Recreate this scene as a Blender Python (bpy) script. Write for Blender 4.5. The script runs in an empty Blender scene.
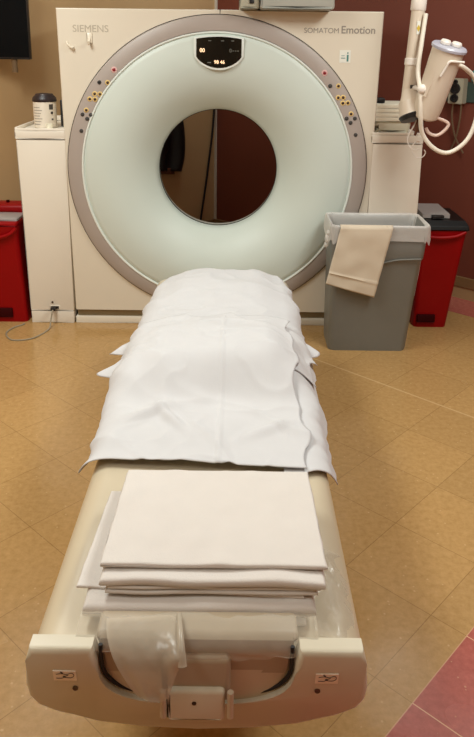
import bpy, bmesh, math, random
from math import pi, sin, cos, radians
from mathutils import Vector, Matrix, noise
random.seed(7)
C = bpy.context.scene.collection
S = bpy.context.scene
V = Vector

# ---------------------------------------------------------------- materials
def lin(c):
    return tuple(((v/255)/12.92 if v/255 <= .04045 else ((v/255+.055)/1.055)**2.4) for v in c) + (1,)

def mat(name, rgb, rough=.5, metal=0, var=.04, scale=8, bump=0, bscale=60, coat=0, trans=0, alpha=1, emit=None, es=1, sheen=0, spec=.5):
    m = bpy.data.materials.new(name); m.use_nodes = True
    nt = m.node_tree; b = nt.nodes['Principled BSDF']
    b.inputs['Roughness'].default_value = rough
    b.inputs['Metallic'].default_value = metal; b.inputs['Specular IOR Level'].default_value = spec
    b.inputs['Coat Weight'].default_value = coat
    b.inputs['Coat Roughness'].default_value = .15
    b.inputs['Transmission Weight'].default_value = trans
    b.inputs['Alpha'].default_value = alpha
    if sheen: b.inputs['Sheen Weight'].default_value = sheen
    tc = nt.nodes.new('ShaderNodeTexCoord')
    nz = nt.nodes.new('ShaderNodeTexNoise'); nz.inputs['Scale'].default_value = scale; nz.inputs['Detail'].default_value = 3
    nt.links.new(tc.outputs['Object'], nz.inputs['Vector'])
    rp = nt.nodes.new('ShaderNodeValToRGB'); c = lin(rgb)
    rp.color_ramp.elements[0].position = .3; rp.color_ramp.elements[1].position = .7
    rp.color_ramp.elements[0].color = tuple(v*(1-var) for v in c[:3])+(1,)
    rp.color_ramp.elements[1].color = tuple(min(1, v*(1+var)) for v in c[:3])+(1,)
    nt.links.new(nz.outputs['Fac'], rp.inputs['Fac']); nt.links.new(rp.outputs['Color'], b.inputs['Base Color'])
    if bump:
        n2 = nt.nodes.new('ShaderNodeTexNoise'); n2.inputs['Scale'].default_value = bscale; n2.inputs['Detail'].default_value = 4
        nt.links.new(tc.outputs['Object'], n2.inputs['Vector'])
        bp = nt.nodes.new('ShaderNodeBump'); bp.inputs['Strength'].default_value = bump; bp.inputs['Distance'].default_value = .01
        nt.links.new(n2.outputs['Fac'], bp.inputs['Height']); nt.links.new(bp.outputs['Normal'], b.inputs['Normal'])
    if emit:
        b.inputs['Emission Color'].default_value = lin(emit); b.inputs['Emission Strength'].default_value = es
    return m

M = dict(
    cover=mat('gantry_enamel', (223, 214, 196), .42, var=.02, scale=3),
    cabinet=mat('cabinet_enamel', (225, 216, 200), .45, var=.02, scale=3),
    plinth=mat('plinth_beige', (150, 135, 105), .6),
    seam=mat('dark_seam', (40, 34, 30), .7),
    ring=mat('taupe_ring', (170, 159, 151), .4, var=.02),
    mint=mat('mint_plastic', (206, 216, 208), .45, var=.015, scale=3),
    lip=mat('pale_lip', (228, 234, 228), .3, var=.01),
    tunnel=mat('tunnel_liner', (190, 190, 178), .35),
    glass_black=mat('black_display_glass', (16, 18, 15), .15, var=.02),
    digit=mat('amber_digit', (255, 220, 180), .5, emit=(255, 205, 160), es=1.2),
    digit_dim=mat('dim_marking', (110, 110, 100), .6),
    red_btn=mat('red_button', (140, 24, 34), .4), pinkish=mat('pink_collar', (222, 180, 175), .4),
    black=mat('black_plastic', (22, 20, 21), .45), yellow=mat('yellow_collar', (226, 196, 128), .4),
    dgrey=mat('dark_grey_plastic', (66, 64, 62), .5), dbrown=mat('dark_button_core', (62, 40, 32), .5),
    letter=mat('grey_lettering', (186, 176, 158), .6), letter_dark=mat('dark_grey_lettering', (150, 142, 132), .6),
    hook=mat('clear_hook', (235, 225, 205), .3), sticker=mat('white_sticker', (232, 232, 222), .5),
    teal=mat('teal_print', (70, 130, 125), .5),
    tan_wall=mat('tan_wall_paint', (200, 167, 122), .75, var=.03, scale=2, bump=.05, bscale=120),
    maroon=mat('maroon_wall_paint', (116, 58, 42), .6, var=.03, scale=2, bump=.05, bscale=120),
    ceiling=mat('ceiling_white', (225, 220, 208), .85),
    base=mat('tan_vinyl_base', (176, 146, 104), .5), base_cap=mat('brown_base_cap', (132, 102, 66), .5),
    white_trim=mat('white_trim', (214, 206, 194), .5),
    grey_bin=mat('grey_bin_plastic', (118, 118, 112), .45, var=.03, bump=.06, bscale=90),
    grey_inner=mat('grey_device', (170, 170, 160), .45),
    red=mat('red_bin_plastic', (142, 3, 8), .42, spec=.2, var=.04),
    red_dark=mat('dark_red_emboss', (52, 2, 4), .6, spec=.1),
    black_lid=mat('black_lid', (15, 14, 14), .4, spec=.25),
    flap=mat('smoky_flap', (178, 172, 168), .25, alpha=.75),
    sheet=mat('white_cotton', (201, 201, 202), .9, var=.015, scale=14, bump=.12, bscale=300, sheen=.2),
    sheet_fold=mat('white_cotton_folded', (212, 206, 199), .9, var=.015, scale=14, bump=.12, bscale=300, sheen=.2),
    label=mat('pale_label', (240, 230, 214), .5), paper=mat('off_white_paper', (206, 192, 170), .8, var=.03),
    table=mat('beige_table_vinyl', (197, 184, 158), .34, var=.03, scale=4, bump=.05, bscale=14, coat=.25),
    bumper=mat('putty_bumper', (204, 196, 174), .4, var=.02),
    shell=mat('warm_grey_shell', (168, 152, 128), .4, var=.02),
    rubber=mat('black_rubber', (18, 16, 15), .6),
    screw=mat('steel_screw', (92, 78, 62), .35, metal=.7), peg=mat('pale_peg', (188, 170, 146), .35),
    inj=mat('injector_plastic', (219, 205, 186), .38, var=.02), inj_w=mat('white_injector_fitting', (236, 228, 218), .35),
    inj_lid=mat('lavender_translucent_lid', (206, 206, 220), .25, trans=.25),
    tube=mat('white_hose', (233, 224, 208), .35), pinkplastic=mat('pale_pink_handle', (226, 200, 186), .3),
    yel=mat('yellow_warning', (206, 176, 60), .5),
    canister=mat('white_canister', (226, 216, 200), .4), canlid=mat('black_canister_lid', (40, 30, 34), .4), print=mat('grey_print', (150, 142, 132), .6),
    cream=mat('cream_box', (240, 236, 216), .5), clearbox=mat('frosted_tray', (222, 220, 200), .4),
    screen=mat('black_screen', (4, 4, 5), .6, spec=.1, var=.01), bezel=mat('grey_bezel', (34, 31, 29), .4), pole=mat('brushed_pole', (128, 108, 84), .35, metal=.4),
    outlet=mat('outlet_grey', (176, 172, 152), .4), outlet_side=mat('outlet_side', (128, 126, 108), .5), outlet_back=mat('outlet_backing', (54, 72, 66), .5),
    apron=mat('black_vinyl', (9, 9, 12), .5), rust=mat('rust_lining', (96, 54, 32), .6),
    cord=mat('grey_cord', (150, 138, 116), .4), lamp=mat('lamp_frame', (230, 228, 220), .5),
)

def film(name, tint, mixv, rough=.12):
    m = bpy.data.materials.new(name); m.use_nodes = True
    nt = m.node_tree; n = nt.nodes; b = n['Principled BSDF']
    b.inputs['Base Color'].default_value = lin(tint); b.inputs['Roughness'].default_value = rough
    tr = n.new('ShaderNodeBsdfTransparent'); mx = n.new('ShaderNodeMixShader')
    lw = n.new('ShaderNodeLayerWeight'); lw.inputs['Blend'].default_value = .35
    ad = n.new('ShaderNodeMath'); ad.operation = 'MULTIPLY_ADD'; ad.inputs[1].default_value = .4; ad.inputs[2].default_value = mixv
    ad.use_clamp = True
    nt.links.new(lw.outputs['Facing'], ad.inputs[0])
    nz = n.new('ShaderNodeTexNoise'); nz.inputs['Scale'].default_value = 25
    tc = n.new('ShaderNodeTexCoord'); nt.links.new(tc.outputs['Object'], nz.inputs['Vector'])
    bp = n.new('ShaderNodeBump'); bp.inputs['Strength'].default_value = .25; bp.inputs['Distance'].default_value = .01
    nt.links.new(nz.outputs['Fac'], bp.inputs['Height']); nt.links.new(bp.outputs['Normal'], b.inputs['Normal'])
    nt.links.new(ad.outputs[0], mx.inputs['Fac']); nt.links.new(tr.outputs[0], mx.inputs[1]); nt.links.new(b.outputs[0], mx.inputs[2])
    nt.links.new(mx.outputs[0], n['Material Output'].inputs['Surface'])
    return m
M['liner'] = film('clear_bin_liner', (240, 236, 230), .42, .3)
M['plastic'] = film('clear_plastic_film', (206, 196, 178), .24, .16)
M['plastic_fold'] = film('folded_plastic_film', (196, 184, 164), .5, .22)

def floor_mat():
    m = bpy.data.materials.new('vinyl_tile_floor'); m.use_nodes = True
    nt = m.node_tree; n = nt.nodes; L = nt.links.new; b = n['Principled BSDF']
    def math_(op, a, bb=None, c=None):
        k = n.new('ShaderNodeMath'); k.operation = op
        for i, v in enumerate((a, bb, c)):
            if v is None: continue
            if isinstance(v, (int, float)): k.inputs[i].default_value = v
            else: L(v, k.inputs[i])
        return k.outputs[0]
    tc = n.new('ShaderNodeTexCoord'); sp = n.new('ShaderNodeSeparateXYZ'); L(tc.outputs['Object'], sp.inputs[0])
    x, y = sp.outputs[0], sp.outputs[1]
    a = radians(47)
    P = math_('ADD', math_('MULTIPLY', x, cos(a)), math_('MULTIPLY', y, sin(a)))
    N = math_('ADD', math_('MULTIPLY', x, sin(a)), math_('MULTIPLY', y, -cos(a)))
    T = .305
    pt = math_('DIVIDE', math_('SUBTRACT', P, 1.708), T); nt_ = math_('DIVIDE', math_('SUBTRACT', N, -1.086), T)
    def edge(u, w):   # 1 near a tile joint
        d = math_('ABSOLUTE', math_('SUBTRACT', math_('FRACT', math_('ADD', u, .5)), .5))
        return math_('LESS_THAN', d, w/T)
    joint = math_('MAXIMUM', edge(pt, .0012), math_('MULTIPLY', edge(nt_, .0012), math_('LESS_THAN', N, -.72)))
    border = math_('LESS_THAN', math_('ABSOLUTE', math_('ADD', N, .667)), .0016)
    strip = math_('LESS_THAN', math_('ABSOLUTE', math_('SUBTRACT', P, 2.928)), .005)
    redzone = math_('MAXIMUM', math_('GREATER_THAN', N, -.667), math_('GREATER_THAN', P, 4.13))
    # per tile tint
    wn = n.new('ShaderNodeTexWhiteNoise'); wn.noise_dimensions = '2D'
    cb = n.new('ShaderNodeCombineXYZ'); L(math_('FLOOR', pt), cb.inputs[0]); L(math_('FLOOR', nt_), cb.inputs[1]); L(cb.outputs[0], wn.inputs['Vector'])
    nz = n.new('ShaderNodeTexNoise'); nz.inputs['Scale'].default_value = 45; nz.inputs['Detail'].default_value = 6; nz.inputs['Roughness'].default_value = .7
    L(tc.outputs['Object'], nz.inputs['Vector'])
    n3 = n.new('ShaderNodeTexNoise'); n3.inputs['Scale'].default_value = 2.2; n3.inputs['Detail'].default_value = 3; L(tc.outputs['Object'], n3.inputs['Vector'])
    def ramp(fac, c0, c1, p0=.3, p1=.7):
        r = n.new('ShaderNodeValToRGB'); r.color_ramp.elements[0].position = p0; r.color_ramp.elements[1].position = p1
        r.color_ramp.elements[0].color = lin(c0); r.color_ramp.elements[1].color = lin(c1); L(fac, r.inputs['Fac']); return r.outputs[0]
    def mix(f, c0, c1, bt='MIX'):
        k = n.new('ShaderNodeMix'); k.data_type = 'RGBA'; k.blend_type = bt
        if isinstance(f, (int, float)): k.inputs[0].default_value = f
        else: L(f, k.inputs[0])
        for i, c in ((6, c0), (7, c1)):
            if isinstance(c, tuple): k.inputs[i].default_value = c
            else: L(c, k.inputs[i])
        return k.outputs[2]
    tan = ramp(nz.outputs['Fac'], (166, 130, 80), (188, 150, 98))
    redc = ramp(nz.outputs['Fac'], (158, 84, 74), (184, 104, 92))
    col = mix(redzone, tan, redc)
    tint = ramp(wn.outputs['Value'], (244, 244, 244), (255, 255, 255), 0, 1)
    col = mix(.9, col, tint, 'MULTIPLY')
    vo = n.new('ShaderNodeTexVoronoi'); vo.inputs['Scale'].default_value = 26; L(tc.outputs['Object'], vo.inputs['Vector'])
    fl = math_('MULTIPLY', math_('LESS_THAN', vo.outputs['Distance'], .09), .28)
    col = mix(fl, col, lin((226, 196, 150)))
    col = mix(math_('MULTIPLY', joint, math_('SUBTRACT', .6, redzone)), col, lin((120, 90, 54)))
    light_seam = math_('MAXIMUM', math_('MULTIPLY', border, .5), math_('MULTIPLY', math_('MULTIPLY', edge(pt, .0016), math_('GREATER_THAN', N, -.667)), .9))
    col = mix(light_seam, col, lin((214, 176, 140)))
    col = mix(math_('MULTIPLY', strip, .45), col, lin((222, 190, 140)))
    L(col, b.inputs['Base Color'])
    rr = ramp(n3.outputs['Fac'], (90, 90, 90), (150, 150, 150)); L(rr, b.inputs['Roughness'])
    b.inputs['Roughness'].default_value = .35
    b.inputs['Specular IOR Level'].default_value = .35
    bp = n.new('ShaderNodeBump'); bp.inputs['Strength'].default_value = .06; bp.inputs['Distance'].default_value = .004
    L(nz.outputs['Fac'], bp.inputs['Height']); L(bp.outputs['Normal'], b.inputs['Normal'])
    return m
M['floor'] = floor_mat()

# ---------------------------------------------------------------- mesh helpers
WORLD = {}
def wloc(o):
    return WORLD.get(o.name, V((0, 0, 0)))
def tag(o, label=None, cat=None, group=None, kind=None):
    if label: o['label'] = label
    if cat: o['category'] = cat
    if group: o['group'] = group
    if kind: o['kind'] = kind
    return o
def thing(name, label, cat, loc=(0, 0, 0), group=None):
    o = bpy.data.objects.new(name, None); C.objects.link(o); o.location = loc; o.empty_display_size = .1
    WORLD[o.name] = V(loc); return tag(o, label, cat, group)
def obj(name, bm, m, parent=None, base=None, smooth=True, angle=35, label=None):
    """link bm (world coordinates) as one mesh object"""
    bmesh.ops.recalc_face_normals(bm, faces=bm.faces)
    for e in bm.edges:
        e.smooth = not (len(e.link_faces) == 2 and e.calc_face_angle(0) > radians(angle))
    for f in bm.faces: f.smooth = smooth
    if parent: off = wloc(parent)
    elif base is not None: off = V(base)
    else: off = V((0, 0, 0))
    bmesh.ops.translate(bm, verts=bm.verts, vec=-off)
    me = bpy.data.meshes.new(name); bm.to_mesh(me); bm.free()
    me.materials.append(M[m] if isinstance(m, str) else m)
    o = bpy.data.objects.new(name, me); C.objects.link(o)
    if parent: o.parent = parent
    else: o.location = off
    WORLD[o.name] = off
    if label: o['label'] = label
    return o
def new(): return bmesh.new()
def box(bm, x0, x1, y0, y1, z0, z1, bev=0, seg=2):
    vs = [bm.verts.new((x, y, z)) for z in (z0, z1) for y in (y0, y1) for x in (x0, x1)]
    F = [(0, 1, 3, 2), (4, 5, 7, 6), (0, 1, 5, 4), (2, 3, 7, 6), (0, 2, 6, 4), (1, 3, 7, 5)]
    fs = [bm.faces.new([vs[i] for i in f]) for f in F]
    if bev:
        es = list({e for f in fs for e in f.edges})
        bmesh.ops.bevel(bm, geom=es, offset=bev, segments=seg, affect='EDGES', profile=.5)
    return bm
def frustum(bm, b, t, bev=0, seg=2):
    """b,t: (x0,x1,y0,y1,z) bottom and top rectangles"""
    vs = []
    for (x0, x1, y0, y1, z) in (b, t):
        vs += [bm.verts.new(p) for p in ((x0, y0, z), (x1, y0, z), (x0, y1, z), (x1, y1, z))]
    F = [(0, 1, 3, 2), (4, 5, 7, 6), (0, 1, 5, 4), (2, 3, 7, 6), (0, 2, 6, 4), (1, 3, 7, 5)]
    fs = [bm.faces.new([vs[i] for i in f]) for f in F]
    if bev:
        es = list({e for f in fs for e in f.edges})
        bmesh.ops.bevel(bm, geom=es, offset=bev, segments=seg, affect='EDGES', profile=.5)
    return bm
def basis(d):
    d = V(d).normalized(); a = V((0, 0, 1)) if abs(d.z) < .9 else V((1, 0, 0))
    u = d.cross(a).normalized(); return u, d.cross(u).normalized(), d
def lathe_axis(bm, origin, axis, prof, n=32, cap=(False, False)):
    """prof: (radius, distance along axis)"""
    u, w, d = basis(axis); o = V(origin); rings = []
    for r, t in prof:
        rings.append([bm.verts.new(o+d*t+(u*cos(2*pi*k/n)+w*sin(2*pi*k/n))*r) for k in range(n)])
    for A, B in zip(rings, rings[1:]):
        for k in range(n): bm.faces.new((A[k], A[(k+1) % n], B[(k+1) % n], B[k]))
    if cap[0]: bm.faces.new(rings[0])
    if cap[1]: bm.faces.new(rings[-1])
    return bm
def cyl(bm, p0, p1, r0, r1=None, n=24):
    d = V(p1)-V(p0); return lathe_axis(bm, p0, d, [(r0, 0), (r1 if r1 is not None else r0, d.length)], n, (True, True))
def smooth_path(pts, sub=8):
    P = [V(p) for p in pts]; out = []
    for i in range(len(P)-1):
        p0 = P[max(i-1, 0)]; p1 = P[i]; p2 = P[i+1]; p3 = P[min(i+2, len(P)-1)]
        for k in range(sub):
            t = k/sub
            out.append(.5*((2*p1)+(p2-p0)*t+(2*p0-5*p1+4*p2-p3)*t*t+(3*p1-p0-3*p2+p3)*t**3))
    out.append(P[-1]); return out
def tube(bm, pts, r, n=10, sub=8, smooth=True):
    P = smooth_path(pts, sub) if smooth else [V(p) for p in pts]
    rings = []; prev = None
    for i, p in enumerate(P):
        d = (P[min(i+1, len(P)-1)]-P[max(i-1, 0)]).normalized()
        if prev is None: u, w, _ = basis(d)
        else:
            u = (prev-d*prev.dot(d)).normalized(); w = d.cross(u)
        prev = u
        rr = r(i/(len(P)-1)) if callable(r) else r
        rings.append([bm.verts.new(p+(u*cos(2*pi*k/n)+w*sin(2*pi*k/n))*rr) for k in range(n)])
    for A, B in zip(rings, rings[1:]):
        for k in range(n): bm.faces.new((A[k], A[(k+1) % n], B[(k+1) % n], B[k]))
    bm.faces.new(rings[0]); bm.faces.new(rings[-1]); return bm
def ball(bm, c, r, sx=1, sy=1, sz=1):
    ret = bmesh.ops.create_uvsphere(bm, u_segments=20, v_segments=12, radius=r)
    for v in ret['verts']: v.co = V((v.co.x*sx, v.co.y*sy, v.co.z*sz))+V(c)
    return bm
def prism(bm, poly, y0, y1, bev=0, seg=3, back=False):
    """outline in x,z extruded along y; the front edge loop is bevelled"""
    A = [bm.verts.new((x, y0, z)) for x, z in poly]; B = [bm.verts.new((x, y1, z)) for x, z in poly]
    f0 = bm.faces.new(A); f1 = bm.faces.new(B); n = len(poly)
    for k in range(n): bm.faces.new((A[k], A[(k+1) % n], B[(k+1) % n], B[k]))
    if bev:
        es = list(f0.edges)+(list(f1.edges) if back else [])
        bmesh.ops.bevel(bm, geom=es, offset=bev, segments=seg, affect='EDGES', profile=.5)
    return bm
def grid(bm, fn, nu, nv):
    G = [[bm.verts.new(fn(i/nu, j/nv)) for i in range(nu+1)] for j in range(nv+1)]
    for j in range(nv):
        for i in range(nu): bm.faces.new((G[j][i], G[j][i+1], G[j+1][i+1], G[j+1][i]))
    return bm
def solid(o, t, off=1):
    m = o.modifiers.new('thickness', 'SOLIDIFY'); m.thickness = t; m.offset = off; return o
def lettering(name, text, x0, x1, z, y, m, parent, bold=0, depth=.0015):
    cu = bpy.data.curves.new(name, 'FONT'); cu.body = text; cu.extrude = .004; cu.offset = bold
    t = bpy.data.objects.new(name+'_tmp', cu); C.objects.link(t)
    dg = bpy.context.evaluated_depsgraph_get(); me = bpy.data.meshes.new_from_object(t.evaluated_get(dg))
    bpy.data.objects.remove(t); bpy.data.curves.remove(cu)
    xs = [v.co.x for v in me.vertices]; w = max(xs)-min(xs); s = (x1-x0)/w; mn = min(xs)
    off = wloc(parent)
    for v in me.vertices:
        v.co = V((x0+(v.co.x-mn)*s, y-depth*(v.co.z/.004+1)*.5, z+v.co.y*s))-off
    me.materials.clear(); me.materials.append(M[m]); me.name = name
    o = bpy.data.objects.new(name, me); C.objects.link(o); o.parent = parent; WORLD[o.name] = off
    return o
def ss(a, b, x):
    t = min(1, max(0, (x-a)/(b-a))); return t*t*(3-2*t)
def nz3(x, y, z): return noise.noise(V((x, y, z)))

# ---------------------------------------------------------------- room: the walls follow the floor tiles, a corner lies behind the scanner
CR = V((-.2, 6.23, 0)); LD = V((-cos(radians(47)), -sin(radians(47)), 0)); RD = V((sin(radians(47)), -cos(radians(47)), 0))
SZ = 6.4; HC = 2.75
def rm(a, b, z=0): return CR+LD*a+RD*b+V((0, 0, z))
def room_slab(name, a0, a1, b0, b1, z0, z1, m):
    bm = new(); vs = []
    for z in (z0, z1): vs += [bm.verts.new(rm(a, b, z)) for a, b in ((a0, b0), (a1, b0), (a1, b1), (a0, b1))]
    for f in ((0, 1, 2, 3), (4, 5, 6, 7), (0, 1, 5, 4), (1, 2, 6, 5), (2, 3, 7, 6), (3, 0, 4, 7)): bm.faces.new([vs[i] for i in f])
    return tag(obj(name, bm, m, smooth=False), kind='structure')
room_slab('floor', -.1, SZ+.1, -.1, SZ+.1, -.1, 0, 'floor')
room_slab('ceiling', -.1, SZ+.1, -.1, SZ+.1, HC, HC+.1, 'ceiling')
room_slab('wall_left', -.1, SZ+.1, -.1, 0, 0, HC, 'tan_wall')
room_slab('wall_right', -.1, 0, 0, SZ+.1, 0, HC, 'maroon')
room_slab('wall_front', SZ, SZ+.1, 0, SZ, 0, HC, 'tan_wall')
room_slab('wall_back', 0, SZ+.1, SZ, SZ+.1, 0, HC, 'tan_wall')
room_slab('baseboard_right', 0, .012, 0, SZ, 0, .085, 'base')
room_slab('trim_1', 0, .02, 0, SZ, .085, .15, 'base_cap')
room_slab('baseboard_left', 0, SZ, 0, .012, 0, .085, 'base')
room_slab('trim_2', 0, SZ, 0, .02, .085, .15, 'base_cap')
room_slab('trim_3', 0, .012, 0, .022, .15, 2.2, 'white_trim')

# ---------------------------------------------------------------- CT gantry
GY = 4.13; GX = -.12; GZ = .936; GB = 4.98
g = thing('ct_scanner', 'large cream ring-shaped scanner with a mint funnel around its round bore', 'medical scanner', (GX, 4.55, 0))
def outline(inset, R, N=None):
    L1, L0, R1, R0, Z0, Z1 = -1.008+inset, -.980+inset, .790-inset, .757-inset, .07, 1.822-inset
    cs = [(R1, Z1), (L1, Z1), (L0, Z0), (R0, Z0)]
    angs = sorted([2*pi*k/120 for k in range(120)]+[math.atan2(z-GZ, x-GX) % (2*pi) for x, z in cs])
    res = []
    for a in angs:
        dx, dz = cos(a), sin(a); best = 9
        for k in range(4):
            (xa, za), (xb, zb) = cs[k], cs[(k+1) % 4]
            ex, ez = xb-xa, zb-za; den = dx*ez-dz*ex
            if abs(den) < 1e-9: continue
            t = ((xa-GX)*ez-(za-GZ)*ex)/den; s = ((xa-GX)*dz-(za-GZ)*dx)/den
            if t > 0 and -1e-6 <= s <= 1+1e-6: best = min(best, t)
        res.append((a, best))
    return res
bm = new(); RH = .862
front = outline(.006, RH); out = outline(0, RH)
loops = []
loops.append([bm.verts.new((GX+cos(a)*RH, GY+.02, GZ+sin(a)*RH)) for a, _ in front])
loops.append([bm.verts.new((GX+cos(a)*RH, GY, GZ+sin(a)*RH)) for a, _ in front])
loops.append([bm.verts.new((GX+cos(a)*max(t, RH+.001), GY, GZ+sin(a)*max(t, RH+.001))) for a, t in front])
loops.append([bm.verts.new((GX+cos(a)*(t-.003), GY+.004, GZ+sin(a)*(t-.003))) for a, t in out])
loops.append([bm.verts.new((GX+cos(a)*t, GY+.010, GZ+sin(a)*t)) for a, t in out])
loops.append([bm.verts.new((GX+cos(a)*t, GB, GZ+sin(a)*t)) for a, t in out])
loops.append([bm.verts.new((GX+cos(a)*.6, GB, GZ+sin(a)*.6)) for a, t in out])
for A, B in zip(loops, loops[1:]):
    n = len(A)
    for k in range(n): bm.faces.new((A[k], A[(k+1) % n], B[(k+1) % n], B[k]))
obj('front_cover', bm, 'cover', g, angle=28)
AX = (0, 1, 0)
bm = lathe_axis(new(), (GX, GY, GZ), AX, [(.8648, -.0008), (.862, -.0008), (.8612, .012), (.858, .012)], 128); obj('ring_gap', bm, 'seam', g)
bm = lathe_axis(new(), (GX, GY, GZ), AX, [(.8605, .015), (.8605, -.006), (.855, -.016), (.84, -.021), (.79, -.028), (.776, -.026), (.774, -.01)], 128); obj('trim_ring', bm, 'ring', g)
GZf = .93
bm = lathe_axis(new(), (GX, GY, GZ-.004), AX, [(.777, -.014), (.777, -.028), (.774, -.032), (.769, -.032), (.766, -.028), (.764, -.012)], 128); obj('funnel_lip', bm, 'lip', g)
prof = [(.768, -.02)]
for k in range(1, 31):
    r = .765-(.765-.359)*k/30; q = (.765-r)/(.765-.359)
    prof.append((r, -.030-.018*sin(min(1, q*2.2)*pi/2)*1+.16*q**3.0))
prof += [(.355, .15), (.353, .17)]
bm = new(); u = 128
rings = []
for i, (r, t) in enumerate(prof):
    cz = GZ-.004-.012*(i/len(prof))
    rings.append([bm.verts.new((GX+cos(2*pi*k/u)*r, GY+t, cz+sin(2*pi*k/u)*r)) for k in range(u)])
for A, B in zip(rings, rings[1:]):
    for k in range(u): bm.faces.new((A[k], A[(k+1) % u], B[(k+1) % u], B[k]))
obj('funnel', bm, 'mint', g, angle=60)
BC = (GX, GY, GZ-.016)
bm = lathe_axis(new(), BC, AX, [(.353, .169), (.350, .172), (.350, .182), (.353, .186)], 128); obj('bore_seal', bm, 'rubber', g)
bm = lathe_axis(new(), BC, AX, [(.353, .186), (.354, .22), (.37, .30), (.41, .45), (.47, .65), (.6, .85)], 128); obj('bore_tunnel', bm, 'tunnel', g)
# plinth and side cabinets
bm = box(new(), -.975, .75, GY+.035, GB-.03, .018, .07); obj('plinth', bm, 'plinth', g)
bm = box(new(), -.985, .757, GY+.01, GB-.03, -.0198, .02, .004); obj('kick_strip', bm, 'cover', g)
bm = box(new(), GX+.010, GX+.0135, GY-.0008, GY+.01, 1.797, 1.8235); obj('cover_seam', bm, 'seam', g)
for side, (x0, x1) in enumerate(((-1.276, -.991), (.762, 1.058))):
    tp = .020 if side == 0 else 0; bm = frustum(new(), (x0+tp, x1, GY+.002, 4.72, .058), (x0, x1, GY+.002, 4.72, 1.10), .006); cb = obj('side_cabinet', bm, 'cabinet', g)
    bm = box(new(), x0+tp+.002, x1-.002, GY+.004, 4.70, -.0198, .055, .004); obj('cabinet_plinth', bm, 'cabinet', cb)
    bm = box(new(), x0-.003, x1+.001, GY-.004, 4.72, 1.104, 1.152, .006)
    box(bm, x0-.003, x1+.001, GY-.004, GY+.012, 1.148, 1.166, .005)
    box(bm, x0-.003, x0+.014, GY+.004, 4.72, 1.148, 1.172, .006); box(bm, x0, x1, 4.70, 4.72, 1.148, 1.185, .006)
    obj('top_tray', bm, 'cabinet', cb)
    if side == 0:
        bm = box(new(), -1.137, -1.075, GY-.002, GY+.006, .068, .095, .004); sk = obj('power_socket', bm, 'cover', cb)
        bm = box(new(), -1.13, -1.082, GY-.004, GY, .073, .090, .002); obj('socket_opening', bm, 'black', cb)
        cy = cyl(new(), (-1.12, GY+.004, .115), (-1.12, GY-.003, .115), .006); obj('cabinet_screw', cy, 'screw', cb)
# control dots
def button(x, z, r, ring, core):
    yb = GY-.021-.007*min(1, max(0, (.84-math.hypot(x-GX, z-GZ))/.05))
    bm = lathe_axis(new(), (x, yb+.004, z), (0, -1, 0), [(r, 0), (r, .005), (r*.8, .008), (r*.55, .008), (r*.5, .005)], 24, (True, True)); b_ = obj('button', bm, ring, g)
    bm = lathe_axis(new(), (x, yb+.004, z), (0, -1, 0), [(r*.52, .004), (r*.5, .010), (r*.3, .012)], 20, (True, True)); obj('button_core', bm, core, b_)
BT = [(-.693, 1.497, 'r'), (-.778, 1.427, 'k'), (-.731, 1.427, 'y'), (-.806, 1.365, 'y'), (-.776, 1.364, 'y'), (-.835, 1.336, 'y'), (-.805, 1.335, 'y'), (-.857, 1.274, 'y'), (-.88, 1.249, 'd'), (-.832, 1.248, 'd'), (-.854, 1.226, 'd'), (-.89, 1.157, 'd'),
      (.474, 1.493, 'r'), (.508, 1.423, 'd'), (.555, 1.423, 'y'), (.556, 1.36, 'y'), (.584, 1.361, 'y'), (.583, 1.33, 'y'), (.612, 1.331, 'y'), (.633, 1.271, 'y'), (.609, 1.245, 'd'), (.656, 1.245, 'd'), (.632, 1.221, 'd'), (.665, 1.153, 'd')]
for x, z, k in BT:
    if k == 'r': button(x, z, .017, 'pinkish', 'red_btn')
    elif k == 'y': button(x, z, .0145, 'yellow', 'dbrown')
    elif k == 'k': button(x, z, .012, 'dgrey', 'black')
    else: button(x, z, .0115, 'dgrey', 'dgrey')
# display: flat top, bowed bottom
def disp(hw, ztop, zside, zbot, n=18):
    p = [(GX+.008+hw*1.0, zside)]
    pts = []
    for k in range(n+1):
        t = -1+2*k/n; pts.append((GX+.008+hw*t, zside-(zside-zbot)*(1-t*t)**.8))
    top = [(GX+.008+hw*(1-2*k/8), ztop+.012*(1-(1-2*k/8)**2)) for k in range(9)]
    return pts+top
YD = GY-.046
dp = obj('display_panel', prism(new(), disp(.137, 1.674, 1.572, 1.503), YD-.004, YD+.04, .005), 'lip', g)
obj('display_screen', prism(new(), disp(.124, 1.668, 1.572, 1.514), YD-.006, YD, .001), 'glass_black', dp)
YT = YD-.006
lettering('digits', '00', GX-.097, GX-.069, 1.598, YT, 'digit', dp, .02)
lettering('digits', '98 46', GX-.018, GX+.04, 1.537, YT, 'digit', dp, .02)
lettering('digits', '0', GX+.066, GX+.078, 1.598, YT, 'digit_dim', dp)
for k in range(3): obj('display_mark', box(new(), GX+.083+k*.013, GX+.090+k*.013, YT-.001, YT, 1.603, 1.608), 'digit_dim', dp)
obj('display_mark', box(new(), GX-.055, GX-.035, YT-.001, YT, 1.540, 1.545), 'digit_dim', dp)
for xx in (-.05, .02, .075): obj('display_mark', box(new(), GX+xx, GX+xx+.016, YT-.001, YT, 1.656, 1.660), 'digit_dim', dp)
lettering('maker_lettering', 'SIEMENS', -.918, -.722, 1.697, GY, 'letter', g, .0)
lettering('model_lettering', 'SOMATOM', .355, .545, 1.706, GY, 'letter_dark', g)
lettering('model_lettering', 'Emotion', .56, .745, 1.706, GY, 'letter_dark', g, .012)
bm = box(new(), .556, .617, GY-.0015, GY, 1.549, 1.617); st = obj('notice_sticker', bm, 'sticker', g)
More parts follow.
